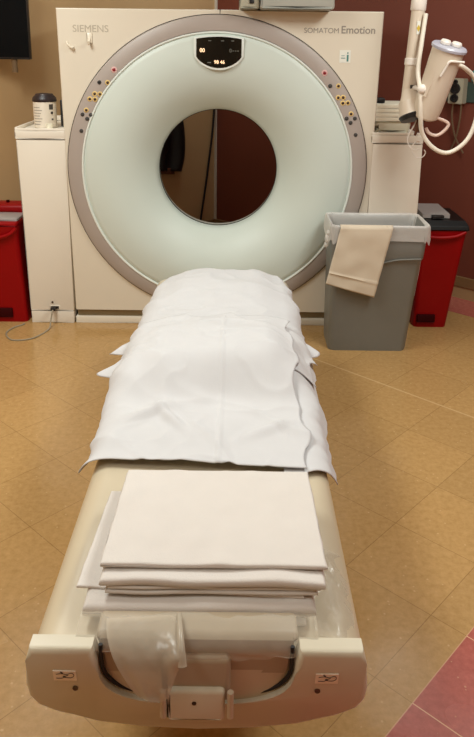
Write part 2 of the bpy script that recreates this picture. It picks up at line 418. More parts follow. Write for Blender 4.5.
bm = new(); box(bm, .596, .606, GY-.0022, GY-.001, 1.556, 1.592); box(bm, .598, .604, GY-.0022, GY-.001, 1.597, 1.606); box(bm, .564, .588, GY-.0022, GY-.001, 1.572, 1.576); box(bm, .566, .584, GY-.0022, GY-.001, 1.585, 1.588); obj('sticker_print', bm, 'teal', st)
bm = tube(new(), [(-.952, GY-.002, 1.640), (-.948, GY-.02, 1.634), (-.925, GY-.024, 1.612), (-.918, GY-.012, 1.618)], .006); obj('wall_hook', bm, 'hook', g)
bm = box(new(), -.842, -.812, GY-.006, GY, 1.635, 1.694, .004); tube(bm, [(-.827, GY-.004, 1.668), (-.827, GY-.018, 1.642), (-.827, GY-.03, 1.634), (-.827, GY-.038, 1.65)], .007); obj('wall_hook', bm, 'hook', g)

# grey device on top of the gantry
t = thing('equipment_case', 'pale grey equipment case resting on top of the scanner', 'equipment', (.24, 4.2, 1.822))
obj('case_body', box(new(), .105, .50, 3.99, 4.5, 1.822, 2.0, .015), 'grey_inner', t)
obj('end_block', box(new(), -.005, .103, 4.02, 4.45, 1.824, 1.98, .01), 'outlet', t, label='tan end block')
obj('latch', box(new(), .05, .075, 4.012, 4.022, 1.85, 1.875, .003), 'black', t)

# ---------------------------------------------------------------- patient table
TX = -.068; TZ = .50
tb = thing('patient_table', 'long beige scanner table with a putty end bumper, running up to the scanner', 'medical table', (TX, 2.3, 0))
def cross(off=0, zb=.37):
    hw, rc = .333+off, .045; pts = []
    for sgn in (1, -1):
        arc = [(sgn*(hw-rc*1.35+rc*1.35*sin(a)), TZ+off-rc+rc*cos(a)) for a in [pi/2*k/10 for k in range(11)]]
        if sgn < 0: arc = arc[::-1]
        low = [(sgn*(hw-.012), zb+.01), (sgn*(hw-.05), zb)]
        pts += (arc+low) if sgn > 0 else (low[::-1]+arc)
    return [(TX+x, z) for x, z in pts]
obj('tabletop', prism(new(), cross(), 1.138, 3.44, .012, 3, True), 'table', tb, angle=50)
obj('undercarriage', box(new(), TX-.22, TX+.22, 1.5, 3.3, .30, .372, .01), 'shell', tb)
obj('lift_base', frustum(new(), (TX-.26, TX+.26, 1.9, 3.35, 0), (TX-.2, TX+.2, 2.0, 3.3, .31), .02), 'cover', tb)
# end bumper outline with a U shaped notch
left_o = [(-0.266, 0.532), (-0.386, 0.532), (-0.393, 0.505), (-0.402, 0.4299), (-0.3995, 0.3948), (-0.385, 0.3672), (-0.3476, 0.3433), (-0.2684, 0.3219), (-0.176, 0.3058), (TX, 0.299)]
def ucurve(r, ztop, zbot, n=28):
    res = []
    for k in range(n+1):
        a = pi+pi*k/n; c_, s_ = cos(a), abs(sin(a))
        res.append((TX+r*math.copysign(abs(c_)**.67, c_), ztop-(ztop-zbot)*s_**.67))
    return res
notch = ucurve(.190, .50, .380)
mir = lambda p: (2*TX-p[0], p[1])
poly = left_o + [mir(p) for p in left_o[:-1]][::-1] + notch[::-1]
bm = prism(new(), poly, 1.105, 1.142, .012, 4); 
for v in bm.verts: v.co.y += max(0, (.50-v.co.z))*.2
bp_ = obj('end_bumper', bm, 'bumper', tb, angle=50)
# rounded tabletop end set in the notch
sh = [(TX-.188, .536), (TX-.196, .532), (TX-.196, .526), (TX-.178, .518)]+ucurve(.178, .50, .392)+[(TX+.178, .518), (TX+.196, .526), (TX+.196, .532), (TX+.188, .536)]
bm = prism(new(), sh, 1.128, 1.20, .009, 3)
for v in bm.verts:
    if v.co.z > .515: v.co.y += (v.co.z-.515)*.9*(v.co.y < 1.16)
for v in bm.verts: v.co.y += max(0, .5-v.co.z)*.2
obj('cradle_end', bm, 'shell', tb, angle=50)
gk = [(x, 1.122+max(0, .5-z)*.2, z) for x, z in [(TX-.184, .53)]+ucurve(.184, .50, .386)+[(TX+.184, .53)]]
obj('rubber_gasket', tube(new(), gk, .0042, 8, 2), 'rubber', tb)
# centre latch
obj('latch_panel', box(new(), TX-.068, TX+.066, 1.114, 1.15, .40, .505, .012, 3), 'shell', tb)
lb = obj('latch_block', box(new(), TX-.058, TX+.055, 1.102, 1.16, .366, .440, .008, 3), 'bumper', tb)
obj('screw', lathe_axis(new(), (TX-.004, 1.103, .412), (0, -1, 0), [(.0045, 0), (.0045, .002), (.002, .001)], 16, (True, True)), 'screw', lb)
for xx in (-.064, .066):
    obj('peg', cyl(new(), (TX+xx, 1.104, .378), (TX+xx, 1.104, .438), .0062), 'peg', tb)
for sx in (-1, 1):
    xx = TX+sx*(.250 if sx < 0 else .240)
    cxs = -.321 if sx < 0 else .183
    obj('screw', lathe_axis(new(), (-.304 if sx < 0 else .167, 1.119, .428), (0, -1, 0), [(.0055, 0), (.0055, .002), (.003, .001)], 16, (True, True)), 'screw', bp_)
    w = obj('warning_label', frustum(new(), (cxs-.022, cxs+.022, 1.1134, 1.117, .451), (cxs-.022, cxs+.022, 1.1078, 1.1114, .479)), 'label', bp_, label='pale warning label')
    bm = new(); yq = 0
    tube(bm, [(cxs-.016, yq, .470), (cxs-.006, yq, .472), (cxs+.004, yq, .470), (cxs+.014, yq, .474), (cxs+.018, yq, .467), (cxs+.012, yq, .460), (cxs-.001, yq, .461)], .0006, 6, 4)
    tube(bm, [(cxs-.017, yq, .459), (cxs-.006, yq, .4585), (cxs+.002, yq, .465), (cxs+.007, yq, .468)], .0006, 6, 4)
    tube(bm, [(cxs-.007, yq, .4775), (cxs-.003, yq, .473)], .0014, 6, 3); ball(bm, (cxs-.001, yq, .463), .0028, 1, .3, 1)
    
    for v in bm.verts: v.co.y += 1.1128-(v.co.z-.451)*.2
    obj('pictogram', bm, 'dgrey', w)
# vinyl skirts rise to the bumper on both sides of the notch, clear film over the end
pf = thing('plastic_cover', 'clear plastic film draped over the foot end of the table', 'plastic sheet', (TX, 1.2, .5))
def film_fn(u, v):
    x = TX-.235+.47*u
    e = abs(2*u-1)
    wob = .004*nz3(x*14, v*3, 1.3)+.003*nz3(x*40, v*9, 4)
    s = v*.17                      # arc length from the rear edge to the hem
    flat = .10
    if s < flat: y, z = 1.275-s*.95, TZ+.004+.036*s/flat
    else:
        q = s-flat; rc = .03; th = min(pi/2*.96, q/rc)
        y = 1.18-rc*sin(th)*1.95-.003; z = TZ+.040-rc*.9+rc*.9*cos(th)
        if q/rc > pi/2*.96: z -= (q-rc*pi/2*.96)*(.55 if e < .62 else .12)
    return V((x, min(y, 1.27)+wob, z+wob))
o = obj('film_sheet', grid(new(), film_fn, 60, 30), 'plastic', pf, angle=80)
# the folded flap: a triangle with a rolled right edge
def flap_fn(u, v):
    a = V((-.248+.142*u, 1.172+.012*u, .543)); c = V((-.240+.138*u, 1.092, .546))
    zb = .440-.008*sin(u*pi)+.078*ss(.5, 1, u)**1.5
    d = V((-.180+.088*u, 1.090-.006*sin(u*pi), zb))
    p = a*(1-v)**2+c*2*v*(1-v)+d*v*v
    p.y -= .004*nz3(u*5, v*3, 8)+.006*sin(v*pi)
    return p
o = obj('film_flap', grid(new(), flap_fn, 28, 28), 'plastic_fold', pf, angle=80)
tb2 = tube(new(), [(-.106, 1.184, .544), (-.100, 1.135, .545), (-.096, 1.105, .534), (-.093, 1.090, .512)], lambda t: .005+.004*t, 12, 6); obj('rolled_edge', tb2, 'plastic_fold', pf)
# loose crinkle of film along the right shoulder
def cr_fn(u, v):
    y = 1.17+.26*v; x = .168+.085*u
    z = TZ+.004-.040*max(0, u-.45)**2*2+.011*abs(nz3(u*3+v*2, v*5, 3))+.020*max(0, nz3(u*2, v*3, 7))*(1-u)
    return V((x+.012*nz3(v*4, u, 2), y, z))
obj('film_crinkle', grid(new(), cr_fn, 20, 44), 'plastic', pf, angle=80)

# ---------------------------------------------------------------- sheets spread on the table
def hump(x, y):
    d = abs(x-TX)
    k = .105*ss(2.08, 2.30, y)*(1-ss(2.36, 2.85, y)*.5)
    wob = 1+.10*sin(x*9+1)
    a = k*wob*(1-.55*ss(.17, .32, d))
    p = .048*ss(2.86, 3.14, y)*(1-ss(3.30, 3.47, y)*.9)*(1-.75*ss(.13, .32, d))
    a = a*(1-ss(2.9, 3.2, y)*.35)
    dn = 1-ss(3.30, 3.46, y)*.75
    return (a*dn+p)
def profile(s, flare):
    w, rx, rz = .272, .061, .045; rm_ = .053; sg = 1 if s >= 0 else -1; q = abs(s)
    if q <= w: return sg*q, 0., 0., 1., 0.
    th = (q-w)/rm_; mx = pi/2-flare
    if th <= mx: return sg*(w+rx*sin(th)), -rz+rz*cos(th), sg*sin(th), cos(th), ss(0, mx, th)
    e = q-w-rm_*mx
    return sg*(w+rx*sin(mx)+e*sin(flare)), -rz+rz*cos(mx)-e*cos(flare), sg*cos(flare), sin(flare), 1.
def spread(name, label, y0, y1, sL, sR, lift, m='sheet', nu=90, nv=110, amp=.004, seed=0, folds=None, flare=.3, group=None, skew=(0, 0), parentless=True):
    def fn(u, v):
        y = y0+(y1-y0)*v
        a, b = sL(y), sR(y); s = -a+(a+b)*u
        y += skew[0]*(1-u)*(1-v)+skew[1]*u*(1-v)
        x, z, nx, nz_, hang = profile(s, flare(y) if callable(flare) else flare)
        x += TX
        h = hump(x, y)*(1-.5*hang)
        rg = lambda a, b, c: (1-min(1, abs(nz3(a, b, c))*3.2))**2
        w = amp*(nz3(x*5+seed, y*4, seed)+.6*nz3(x*11+seed, y*9, seed+3)+.9*rg(x*3.5+y*2+seed, y*2.6-x, seed)+.45*rg(x*6-y*5, y*6+x*3+seed, seed+5))+hang*.010*nz3(seed, y*9+seed, z*3)+hang*.006*nz3(seed, y*22, 5)
        if folds: h += folds(x, y)
        w = max(w, -.002)+.002
        return V((x+nx*(lift+w), y, TZ+z+h+nz_*(lift+w)))
    o = obj(name, grid(new(), fn, nu, nv), m, base=(TX, (y0+y1)/2, TZ), angle=80)
    solid(o, .0025); return tag(o, label, 'sheet', group)
def bump(y, c, w): return math.exp(-((y-c)/w)**2)
G1 = 'bed sheets spread over the table'
spread('bed_sheet', 'white bed sheet over the headrest at the scanner end of the table', 2.50, 3.43,
       lambda y: .352+.008*sin(y*9)+.10*bump(y, 2.64, .05)-.095*ss(3.08, 3.40, y), lambda y: .350+.008*sin(y*11+2)+.06*bump(y, 2.62, .05)-.095*ss(3.08, 3.40, y), .003, seed=2.2, amp=.009, flare=lambda y: .45+.6*bump(y, 2.64, .09), group=G1)
spread('bed_sheet', 'white bed sheet underneath, hanging over the right edge of the table', 1.695, 2.58,
       lambda y: -.205, lambda y: .375+.014*sin(y*10)+.025*bump(y, 1.72, .1)+.03*bump(y, 2.42, .06), .010, seed=5.1, flare=.42, group=G1, skew=(0, .10))
spread('bed_sheet', 'narrow white sheet with small corners poking out at the middle of the table', 2.25, 2.64,
       lambda y: .362+.085*bump(y, 2.42, .05)+.035*bump(y, 2.60, .05), lambda y: .33+.05*bump(y, 2.50, .05), .016, seed=8.3, flare=lambda y: .5+.6*bump(y, 2.42, .09), group=G1, nv=60)
def mfold(x, y):
    f = .005*bump(x, -.045, .006)*ss(1.72, 1.78, y)*(1-ss(2.62, 2.7, y))                # pressed crease down the middle
    f += .006*bump(y, 2.42+.05*(x-TX), .012)*ss(-.2, -.05, x)*(1-ss(-.02, .05, x))
    # tented folds on the left
    d = (y-2.0)-(x+.30)*.55
    f += .024*bump(d, 0, .03)*bump(x, -.27, .07)
    d2 = (y-1.96)-(x+.18)*-1.2
    f += .020*bump(d2, 0, .026)*bump(x, -.2, .05)
    f += .014*bump((y-1.93)-(x-.1)*.6, 0, .026)*bump(x, .1, .08)
    f -= .010*bump(y, 2.13, .07)*bump(x, -.02, .1)
    f += .010*bump(y, 2.10, .1)*bump(x, -.22, .05)+.008*bump(y, 2.12, .1)*bump(x, .14, .05)
    return f
spread('bed_sheet', 'large white bed sheet on top, creased and humped across the middle of the table', 1.715, 2.70,
       lambda y: .334+.014*(1-ss(1.72, 2.3, y))+.006*sin(y*13), lambda y: .272+.008*sin(y*14)+.006*sin(y*31), .023, seed=1.4, amp=.0105, folds=mfold, flare=.3, group=G1, skew=(.06, .02), nu=110, nv=130)

# ---------------------------------------------------------------- folded sheets
def folded(label, x0, x1, y0, y1, z0, t, rot=0, seed=0, puff=.002, taper=0, curl=0):
    cx, cyy = (x0+x1)/2, (y0+y1)/2
    bm = new(); nx, ny = 40, 30
    def P(u, v, top):
        x = x0+(x1-x0)*u; y = y0+(y1-y0)*v
        x = cx+(x-cx)*(1-taper*v)
        ed = min(u, 1-u)*(x1-x0); ef = v*(y1-y0); eb = (1-v)*(y1-y0)
        r = t*.5
        def rnd(d): return math.sqrt(max(0, 1-(1-min(1, d/r))**2))
        k = min(rnd(ef), rnd(eb), .25+.75*rnd(ed))
        zc = z0+t/2
        w = puff*(nz3(x*7+seed, y*7, seed)+.5*nz3(x*18, y*18+seed, seed))
        x += .004*nz3(seed, y*25, seed+1)*(1 if u in (0, 1) else 0)
        y += .0035*nz3(x*8, seed, 2)*(1-v)
        lift = curl*(1-v)**2*nz3(x*5, seed, 9)
        z = zc+.0028*nz3(x*8, seed*3.1, 1)*(1-v)+(t/2*k if top else -t/2*k)+(max(0, w)+max(0, lift) if top else 0)
        p = V((x-cx, y-cyy, 0)); p.rotate(Matrix.Rotation(rot, 3, 'Z'))
        return V((cx+p.x, cyy+p.y, z))
    us = [0, .004, .01, .02]+[.02+.96*k/(nx-1) for k in range(1, nx-1)]+[.98, .99, .996, 1]
    vs = [0, .003, .008, .016, .03]+[.03+.94*k/(ny-1) for k in range(1, ny-1)]+[.97, .985, .992, .997, 1]
    for top in (True, False):
        G = [[bm.verts.new(P(u, v, top)) for u in us] for v in vs]
        for j in range(len(vs)-1):
            for i in range(len(us)-1): bm.faces.new((G[j][i], G[j][i+1], G[j+1][i+1], G[j+1][i]))
    bmesh.ops.remove_doubles(bm, verts=bm.verts, dist=.0003)
    # close the two sides
    bmesh.ops.holes_fill(bm, edges=[e for e in bm.edges if e.is_boundary], sides=0)
    o = obj('folded_sheet', bm, 'sheet_fold', base=(cx, cyy, z0), angle=60)
    return tag(o, label, 'folded sheet', 'folded sheets stacked on the table')
folded('thin folded white sheet at the very bottom of the stack, shaded and shorter', -.262, .150, 1.198, 1.56, .503, .009, 0, 1, .001)
folded('thick folded white sheet second from the bottom, sticking out at its front left', -.305, .168, 1.202, 1.57, .5125, .032, .010, 2, .003, 0, .004)
folded('folded white sheet third from the bottom, its left corner poking out askew', -.318, .155, 1.238, 1.57, .545, .007, -.05, 3, .001)
folded('thin folded white sheet in the middle of the stack', -.262, .174, 1.226, 1.57, .5525, .0075, 0, 4, .001)
folded('folded white sheet third from the top of the stack', -.258, .180, 1.230, 1.57, .5605, .0075, .004, 5, .001)
folded('puffy folded white sheet just under the topmost one', -.272, .190, 1.226, 1.575, .5685, .018, -.004, 6, .003, 0, .005)
folded('topmost folded white sheet with a smooth flat face', -.277, .195, 1.258, 1.605, .588, .011, 0, 7, .006, .035, .004)

# ---------------------------------------------------------------- bins
def rrect(x0, x1, y0, y1, r, n=5):
    pts = []
    for cx_, cy_, a0 in ((x1-r, y0+r, -pi/2), (x1-r, y1-r, 0), (x0+r, y1-r, pi/2), (x0+r, y0+r, pi)):
        pts += [(cx_+r*cos(a0+pi/2*k/n), cy_+r*sin(a0+pi/2*k/n)) for k in range(n+1)]
    return pts
def loft(bm, secs, cap0=True, cap1=False):
    R = [[bm.verts.new((x, y, z)) for x, y in pts] for pts, z in secs]
    for A, B in zip(R, R[1:]):
        n = len(A)
        for k in range(n): bm.faces.new((A[k], A[(k+1) % n], B[(k+1) % n], B[k]))
    if cap0: bm.faces.new(R[0])
    if cap1: bm.faces.new(R[-1])
    return bm
bt = thing('waste_bin', 'tall slim grey plastic bin with a clear liner, right of the scanner', 'bin', (.74, 3.86, 0))
bm = new()
loft(bm, [(rrect(.517, .945, 3.722, 3.975, .035), 0), (rrect(.515, .950, 3.720, 3.978, .035), .02), (rrect(.510, .995, 3.706, 3.99, .035), .52),
          (rrect(.505, 1.006, 3.700, 3.996, .035), .54), (rrect(.502, 1.022, 3.694, 4.002, .035), .710), (rrect(.507, 1.017, 3.699, 3.997, .03), .717),
          (rrect(.511, 1.013, 3.703, 3.993, .03), .710), (rrect(.520, .95, 3.732, 3.966, .03), .015)], True, True)
obj('bin_body', bm, 'grey_bin', bt, angle=50)
# arched grip line on the front
bm = new()
pts = [(.755, 3.699, .505), (.80, 3.697, .523), (.86, 3.694, .537), (.93, 3.691, .543), (.985, 3.690, .545)]
tube(bm, pts, .0045, 8); obj('grip_ridge', bm, 'grey_bin', bt)
bl = None
def liner_fn(u, v):
    sec = rrect(.499, 1.027, 3.691, 4.005, .038, 6); n = len(sec); f = u*n; i = int(f) % n; tt = f-int(f)
    x = sec[i][0]*(1-tt)+sec[(i+1) % n][0]*tt; y = sec[i][1]*(1-tt)+sec[(i+1) % n][1]*tt
    cx_, cy_ = .763, 3.848
    if v < .45:                                   # outside, from the hem up
        q = v/.45; z = .632+.012*sin(u*40)+.010*nz3(u*18, 0, 1); z = z+(.724-z)*q; k = 1.012+.012*(1-q)+.010*nz3(u*30, q*2, 3)
    elif v < .55: z = .726+.004*nz3(u*40, 0, 5); k = .995
    else:
        q = (v-.55)/.45; z = .722-.40*q; k = .955-.13*q+.012*nz3(u*26, q*3, 6)
    return V((cx_+(x-cx_)*k, cy_+(y-cy_)*(k if v < .5 else k*.97), z))
o = obj('bin_liner', grid(new(), liner_fn, 180, 20), 'liner', base=(.75, 3.848, .65), angle=80)
tag(o, 'clear plastic liner folded over the rim of the grey bin', 'bin liner')
bm = ball(new(), (.485, 3.74, .64), .018, .8, .8, 1.5); ball(bm, (.488, 3.735, .675), .012, .8, .8, 1.2); ball(bm, (.480, 3.74, .608), .012, 1, .8, 1.4)
tie = obj('liner_knot', bm, 'liner', o)
# paper hanging over the front edge
def pap(u, v):
    tl, tr, bl_, br = V((.545, 3.684, .714)), V((.822, 3.682, .716)), V((.478, 3.676, .408)), V((.742, 3.672, .335))
    if v < .12:
        q = v/.12; a = tl.lerp(tr, u); return V((a.x, a.y+.055*(1-q), .728-.05*(1-q)**2+.004*sin(q*3)))
    q = (v-.12)/.88; a = tl.lerp(tr, u); b = bl_.lerp(br, u); p = a.lerp(b, q)
    p.y += -.006-.006*nz3(u*3, q*4, 2)-.004*sin(u*pi)+(-.006*bump(q, .80, .012))
    p.z += .010*(1-q)*0
    return p
o = obj('paper_sheet', grid(new(), pap, 24, 50), 'paper', base=(.65, 3.68, .35), angle=60); solid(o, .0015)
tag(o, 'off-white paper sheet hanging out over the front of the grey bin', 'paper')

rb = thing('red_waste_bin', 'red waste bin with a black lid behind the grey bin, by the maroon wall', 'bin', (1.15, 4.25, 0))
bm = loft(new(), [(rrect(1.075, 1.275, 4.085, 4.40, .03), 0), (rrect(1.069, 1.335, 4.065, 4.43, .03), .54), (rrect(1.066, 1.345, 4.06, 4.435, .03), .61)], True, True); obj('bin_body', bm, 'red', rb)
bm = tube(new(), [(1.075, 4.061, .600), (1.10, 4.046, .580), (1.18, 4.042, .572), (1.27, 4.046, .580), (1.33, 4.061, .602)], .010, 10); obj('grip_lip', bm, 'red', rb)
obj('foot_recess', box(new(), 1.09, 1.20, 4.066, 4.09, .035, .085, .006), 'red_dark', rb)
bm = new(); frustum(bm, (1.063, 1.352, 4.05, 4.44, .612), (1.066, 1.345, 4.06, 4.435, .64), .006)
for q in range(2):
    pass
vs = [(1.065, 4.06, .638), (1.345, 4.06, .638), (1.345, 4.435, .638), (1.065, 4.435, .638), (1.08, 4.09, .665), (1.33, 4.09, .665), (1.33, 4.42, .668), (1.08, 4.42, .668)]
q = [bm.verts.new(p) for p in vs]
for f in ((0, 1, 5, 4), (1, 2, 6, 5), (2, 3, 7, 6), (3, 0, 4, 7), (4, 5, 6, 7)): bm.faces.new([q[i] for i in f])
lid = obj('lid', bm, 'black_lid', rb, smooth=False)
def slope(x, y): return .668+(y-4.09)*.02
bm = new(); a = [(1.09, 4.13), (1.25, 4.13), (1.25, 4.40), (1.09, 4.40)]
lo = [bm.verts.new((x, y, slope(x, y))) for x, y in a]; hi = [bm.verts.new((x, y, slope(x, y)+.025)) for x, y in a]
bm.faces.new(lo); bm.faces.new(hi)
for k in range(4): bm.faces.new((lo[k], lo[(k+1) % 4], hi[(k+1) % 4], hi[k]))
obj('inner_flap', bm, 'flap', lid, label='smoky grey inner flap')
obj('flap_latch', box(new(), 1.14, 1.21, 4.10, 4.13, .672, .690, .004), 'black', lid)
obj('hinge', box(new(), 1.10, 1.15, 4.40, 4.43, .66, .69, .004), 'grey_inner', lid)

rl = thing('red_waste_bin', 'red lidded waste bin at the left edge beside the scanner cabinet', 'bin', (-1.43, 4.25, 0))
bm = loft(new(), [(rrect(-1.58, -1.265, 4.09, 4.40, .03), 0), (rrect(-1.60, -1.287, 4.07, 4.43, .03), .56), (rrect(-1.605, -1.286, 4.065, 4.435, .03), .645)], True, True); obj('bin_body', bm, 'red', rl)
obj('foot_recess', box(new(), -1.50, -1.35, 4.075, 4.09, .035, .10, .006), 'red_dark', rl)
obj('grip_lip', tube(new(), [(-1.58, 4.066, .628), (-1.55, 4.05, .585), (-1.44, 4.045, .57), (-1.33, 4.05, .60), (-1.29, 4.062, .64)], .011, 10), 'red', rl)
bm = new(); box(bm, -1.61, -1.287, 4.06, 4.44, .648, .672, .008); box(bm, -1.60, -1.290, 4.28, 4.43, .67, .735, .02, 3); lid = obj('lid', bm, 'red', rl)
obj('inner_flap', box(new(), -1.58, -1.29, 4.10, 4.27, .672, .69, .006), 'flap', lid, label='smoky grey inner flap')
obj('lid_peg', cyl(new(), (-1.42, 4.36, .735), (-1.42, 4.36, .75), .01), 'red_dark', lid)

rl.scale = (1, 1, .93)

# ---------------------------------------------------------------- things on the cabinets
ct = thing('wipes_canister', 'white wipes canister with a black lid on the left scanner cabinet', 'canister', (-1.142, 4.30, 1.152))
obj('canister_body', lathe_axis(new(), (-1.142, 4.30, 1.153), (0, 0, 1), [(.060, 0), (.066, .004), (.067, .15), (.064, .156)], 40, (True, True)), 'canister', ct)
obj('canister_lid', lathe_axis(new(), (-1.142, 4.30, 1.305), (0, 0, 1), [(.069, 0), (.071, .006), (.068, .022), (.052, .038), (.05, .044), (.02, .048)], 40, (True, True)), 'canlid', ct)
def wrap(bm, a0, a1, z0, z1):
    n = 8; R = .0676
    A = [bm.verts.new((-1.142+R*sin(a0+(a1-a0)*k/n), 4.30-R*cos(a0+(a1-a0)*k/n), z0)) for k in range(n+1)]
    B = [bm.verts.new((v.co.x, v.co.y, z1)) for v in A]
    for k in range(n): bm.faces.new((A[k], A[k+1], B[k+1], B[k]))
bm = new()
for k in range(7): wrap(bm, -.9, -.2+.1*(k % 3), 1.175+k*.016, 1.179+k*.016)
obj('label_lines', bm, 'print', ct)
for a0, a1, z0, z1 in ((.62, 1.0, 1.262, 1.292), (.75, .98, 1.235, 1.25), (.8, 1.0, 1.20, 1.21)):
    bm = new(); wrap(bm, a0, a1, z0, z1); obj('label_block', bm, 'dgrey', ct)
o = obj('small_box', box(new(), -1.062, -1.02, 4.34, 4.42, 1.153, 1.312, .006), 'black', base=(-1.045, 4.35, 1.152)); tag(o, 'narrow black box between the white canister and the scanner', 'box')
o = obj('small_cup', lathe_axis(new(), (-1.095, 4.205, 1.152), (0, 0, 1), [(.018, 0), (.021, .032), (.019, .032), (.016, .004)], 24, (True, True)), 'cream', base=(-1.095, 4.205, 1.152)); tag(o, 'tiny cream cup in front of the white canister', 'cup')

sb = thing('storage_box', 'ridged cream plastic box on the right scanner cabinet', 'storage box', (.89, 4.33, 1.152))
bm = new(); frustum(bm, (.790, .985, 4.19, 4.46, 1.153), (.786, 1.0, 4.18, 4.47, 1.225), .02, 3); obj('box_body', bm, 'clearbox', sb)
bm = new()
for k in range(4): box(bm, .784-.002*k, 1.004, 4.172, 4.478, 1.224+k*.024, 1.2485+k*.024, .003)
obj('box_lid', bm, 'cream', sb)
o = obj('handset', box(new(), .79, .85, 4.25, 4.32, 1.3205, 1.352, .008), 'black', base=(.82, 4.28, 1.32)); box_ = o
tag(o, 'small black handset lying on the cream box', 'handset')

pc = thing('power_cord', 'thin grey cord plugged into the left cabinet and looping over the floor', 'cord', (-1.15, 4.0, 0))
obj('cord', tube(new(), [(-1.098, 4.066, .099), (-1.098, 4.036, .092), (-1.104, 4.012, .045), (-1.108, 3.96, .006), (-1.165, 3.83, .0045), (-1.27, 3.80, .0045), (-1.335, 3.89, .0045), (-1.325, 3.98, .0045), (-1.285, 4.03, .0045), (-1.275, 4.055, .0045)], .0045, 8), 'cord', pc)
obj('plug', box(new(), -1.112, -1.084, 4.040, 4.0745, .090, .109, .004), 'black', pc)

# ---------------------------------------------------------------- contrast injector hung from the ceiling
ij = thing('contrast_injector', 'cream contrast injector on a ceiling pole at the upper right', 'injector', (.91, 3.85, 1.25))
IY = 3.86
obj('pole', lathe_axis(new(), (.893, IY, 1.38), (.015, 0, .40), [(.038, 0), (.034, .44)], 28, (True, True)), 'inj', ij)
obj('pole_cap', lathe_axis(new(), (.9085, IY, 1.817), (.015, 0, .40), [(.036, 0), (.039, .005), (.039, .055), (.036, .065)], 28, (True, True)), 'inj_w', ij)
obj('ceiling_pole', cyl(new(), (.911, IY, 1.865), (.911, IY, 2.73), .032), 'inj', ij)
obj('ceiling_plate', cyl(new(), (.911, IY, 2.72), (.911, IY, HC), .12), 'inj', ij)
obj('collar', lathe_axis(new(), (.9005, IY, 1.545), (.015, 0, .40), [(.038, 0), (.042, .004), (.042, .034), (.038, .038)], 28, (True, True)), 'inj_w', ij)
bm = box(new(), .900, .917, IY-.0395, IY-.030, 1.70, 1.765); lb = obj('warning_label', bm, 'sticker', ij)
bm = new(); v = [bm.verts.new(p) for p in ((.899, IY-.0402, 1.730), (.9085, IY-.0402, 1.748), (.918, IY-.0402, 1.730), (.9085, IY-.0402, 1.712))]; bm.faces.new(v); obj('warning_mark', bm, 'yel', lb)
obj('dark_label', box(new(), .888, .912, IY-.0415, IY-.03, 1.402, 1.448), 'dgrey', ij)
jd = V((.032, -.045, -.135)).normalized(); j0 = V((.896, IY, 1.425))
bm = lathe_axis(new(), j0, jd, [(.038, 0), (.052, .03), (.066, .06), (.073, .063), (.084, .135)], 32, (True, True)); obj('joint_housing', bm, 'inj', ij)
bm = lathe_axis(new(), j0+jd*.134, jd, [(.084, 0), (.089, .006), (.080, .026), (.03, .026)], 32, (True, True)); obj('joint_ring', bm, 'black', ij)
ha = V((.068, -.085, .33)).normalized(); h0 = V((.962, IY-.085, 1.285)); hl = .36
bm = lathe_axis(new(), h0, ha, [(.050, 0), (.066, .012), (.072, .06), (.075, .18), (.079, .30), (.080, hl)], 40, (True, True)); hd = obj('injector_head', bm, 'inj', ij)
bm = lathe_axis(new(), h0, ha, [(.078, hl), (.088, hl+.003), (.089, hl+.015), (.083, hl+.022)], 40, (True, True)); obj('head_lid', bm, 'inj_lid', hd, label='lavender translucent lid')
hu, hw_, _ = basis(ha)
top = h0+ha*(hl+.024)
for dx in (-.025, .03):
    c = top+V((1, 0, -ha.x/ha.z))*dx
    obj('lid_knob', lathe_axis(new(), c, ha, [(.025, 0), (.026, .012), (.021, .02)], 20, (True, True)), 'inj_w', hd)
obj('side_ridge', tube(new(), [(.935, 3.69, 1.40), (.955, 3.672, 1.46), (.97, 3.652, 1.52)], lambda t: .010-.006*t, 10), 'inj', hd)
obj('bracket', tube(new(), [(.99, 3.632, 1.50), (1.01, 3.620, 1.545), (1.02, 3.612, 1.568), (1.04, 3.612, 1.572), (1.098, 3.63, 1.568)], .006, 8, 4), 'inj_w', hd)
bm = ball(new(), (.920, 3.70, 1.435), .024, 1, .8, 1); cyl(bm, (.920, 3.71, 1.435), (.91, 3.83, 1.435), .012); obj('side_knob', bm, 'inj_w', ij)
yh = 3.76
obj('handle_loop', tube(new(), [(.985, yh, 1.29), (1.035, yh, 1.283), (1.085, yh, 1.258), (1.068, yh, 1.222), (1.03, yh, 1.197), (.99, yh, 1.208), (.972, yh, 1.235)], .0085, 10, 6), 'pinkplastic', ij)
yc = 3.74
obj('hose', tube(new(), [(1.065, 3.66, 1.553), (1.11, 3.68, 1.545), (1.19, yc, 1.49), (1.215, yc, 1.41), (1.222, yc, 1.30), (1.185, yc, 1.18), (1.10, yc, 1.112), (1.02, yc, 1.13), (.952, yc, 1.205), (.925, yc-.03, 1.31), (.916, yc-.03, 1.42), (.908, yc+.02, 1.52), (.922, yc+.05, 1.66), (.940, 3.82, 1.80)], .0115, 12, 10), 'tube', ij)
bm = new()
ph = [(.91+.03*cos(a*1.0)+.004*a, 3.80+.01*sin(a*.7), 1.185-.012*a*.6+.034*sin(a)) for a in [k*.5 for k in range(28)]]
tube(bm, ph, .0028, 6, 3); tube(bm, [(.93, 3.80, 1.27), (.915, 3.79, 1.24), (.90, 3.79, 1.21), (.89, 3.80, 1.175)], .004, 6, 4)
obj('tubing', bm, 'inj_w', ij)
obj('syringe_tip', lathe_axis(new(), (.955, 3.80, 1.275), (-.12, -.02, -.33), [(.022, 0), (.022, .05), (.008, .07), (.006, .09)], 16, (True, True)), 'rust', ij, label='brownish syringe tip')

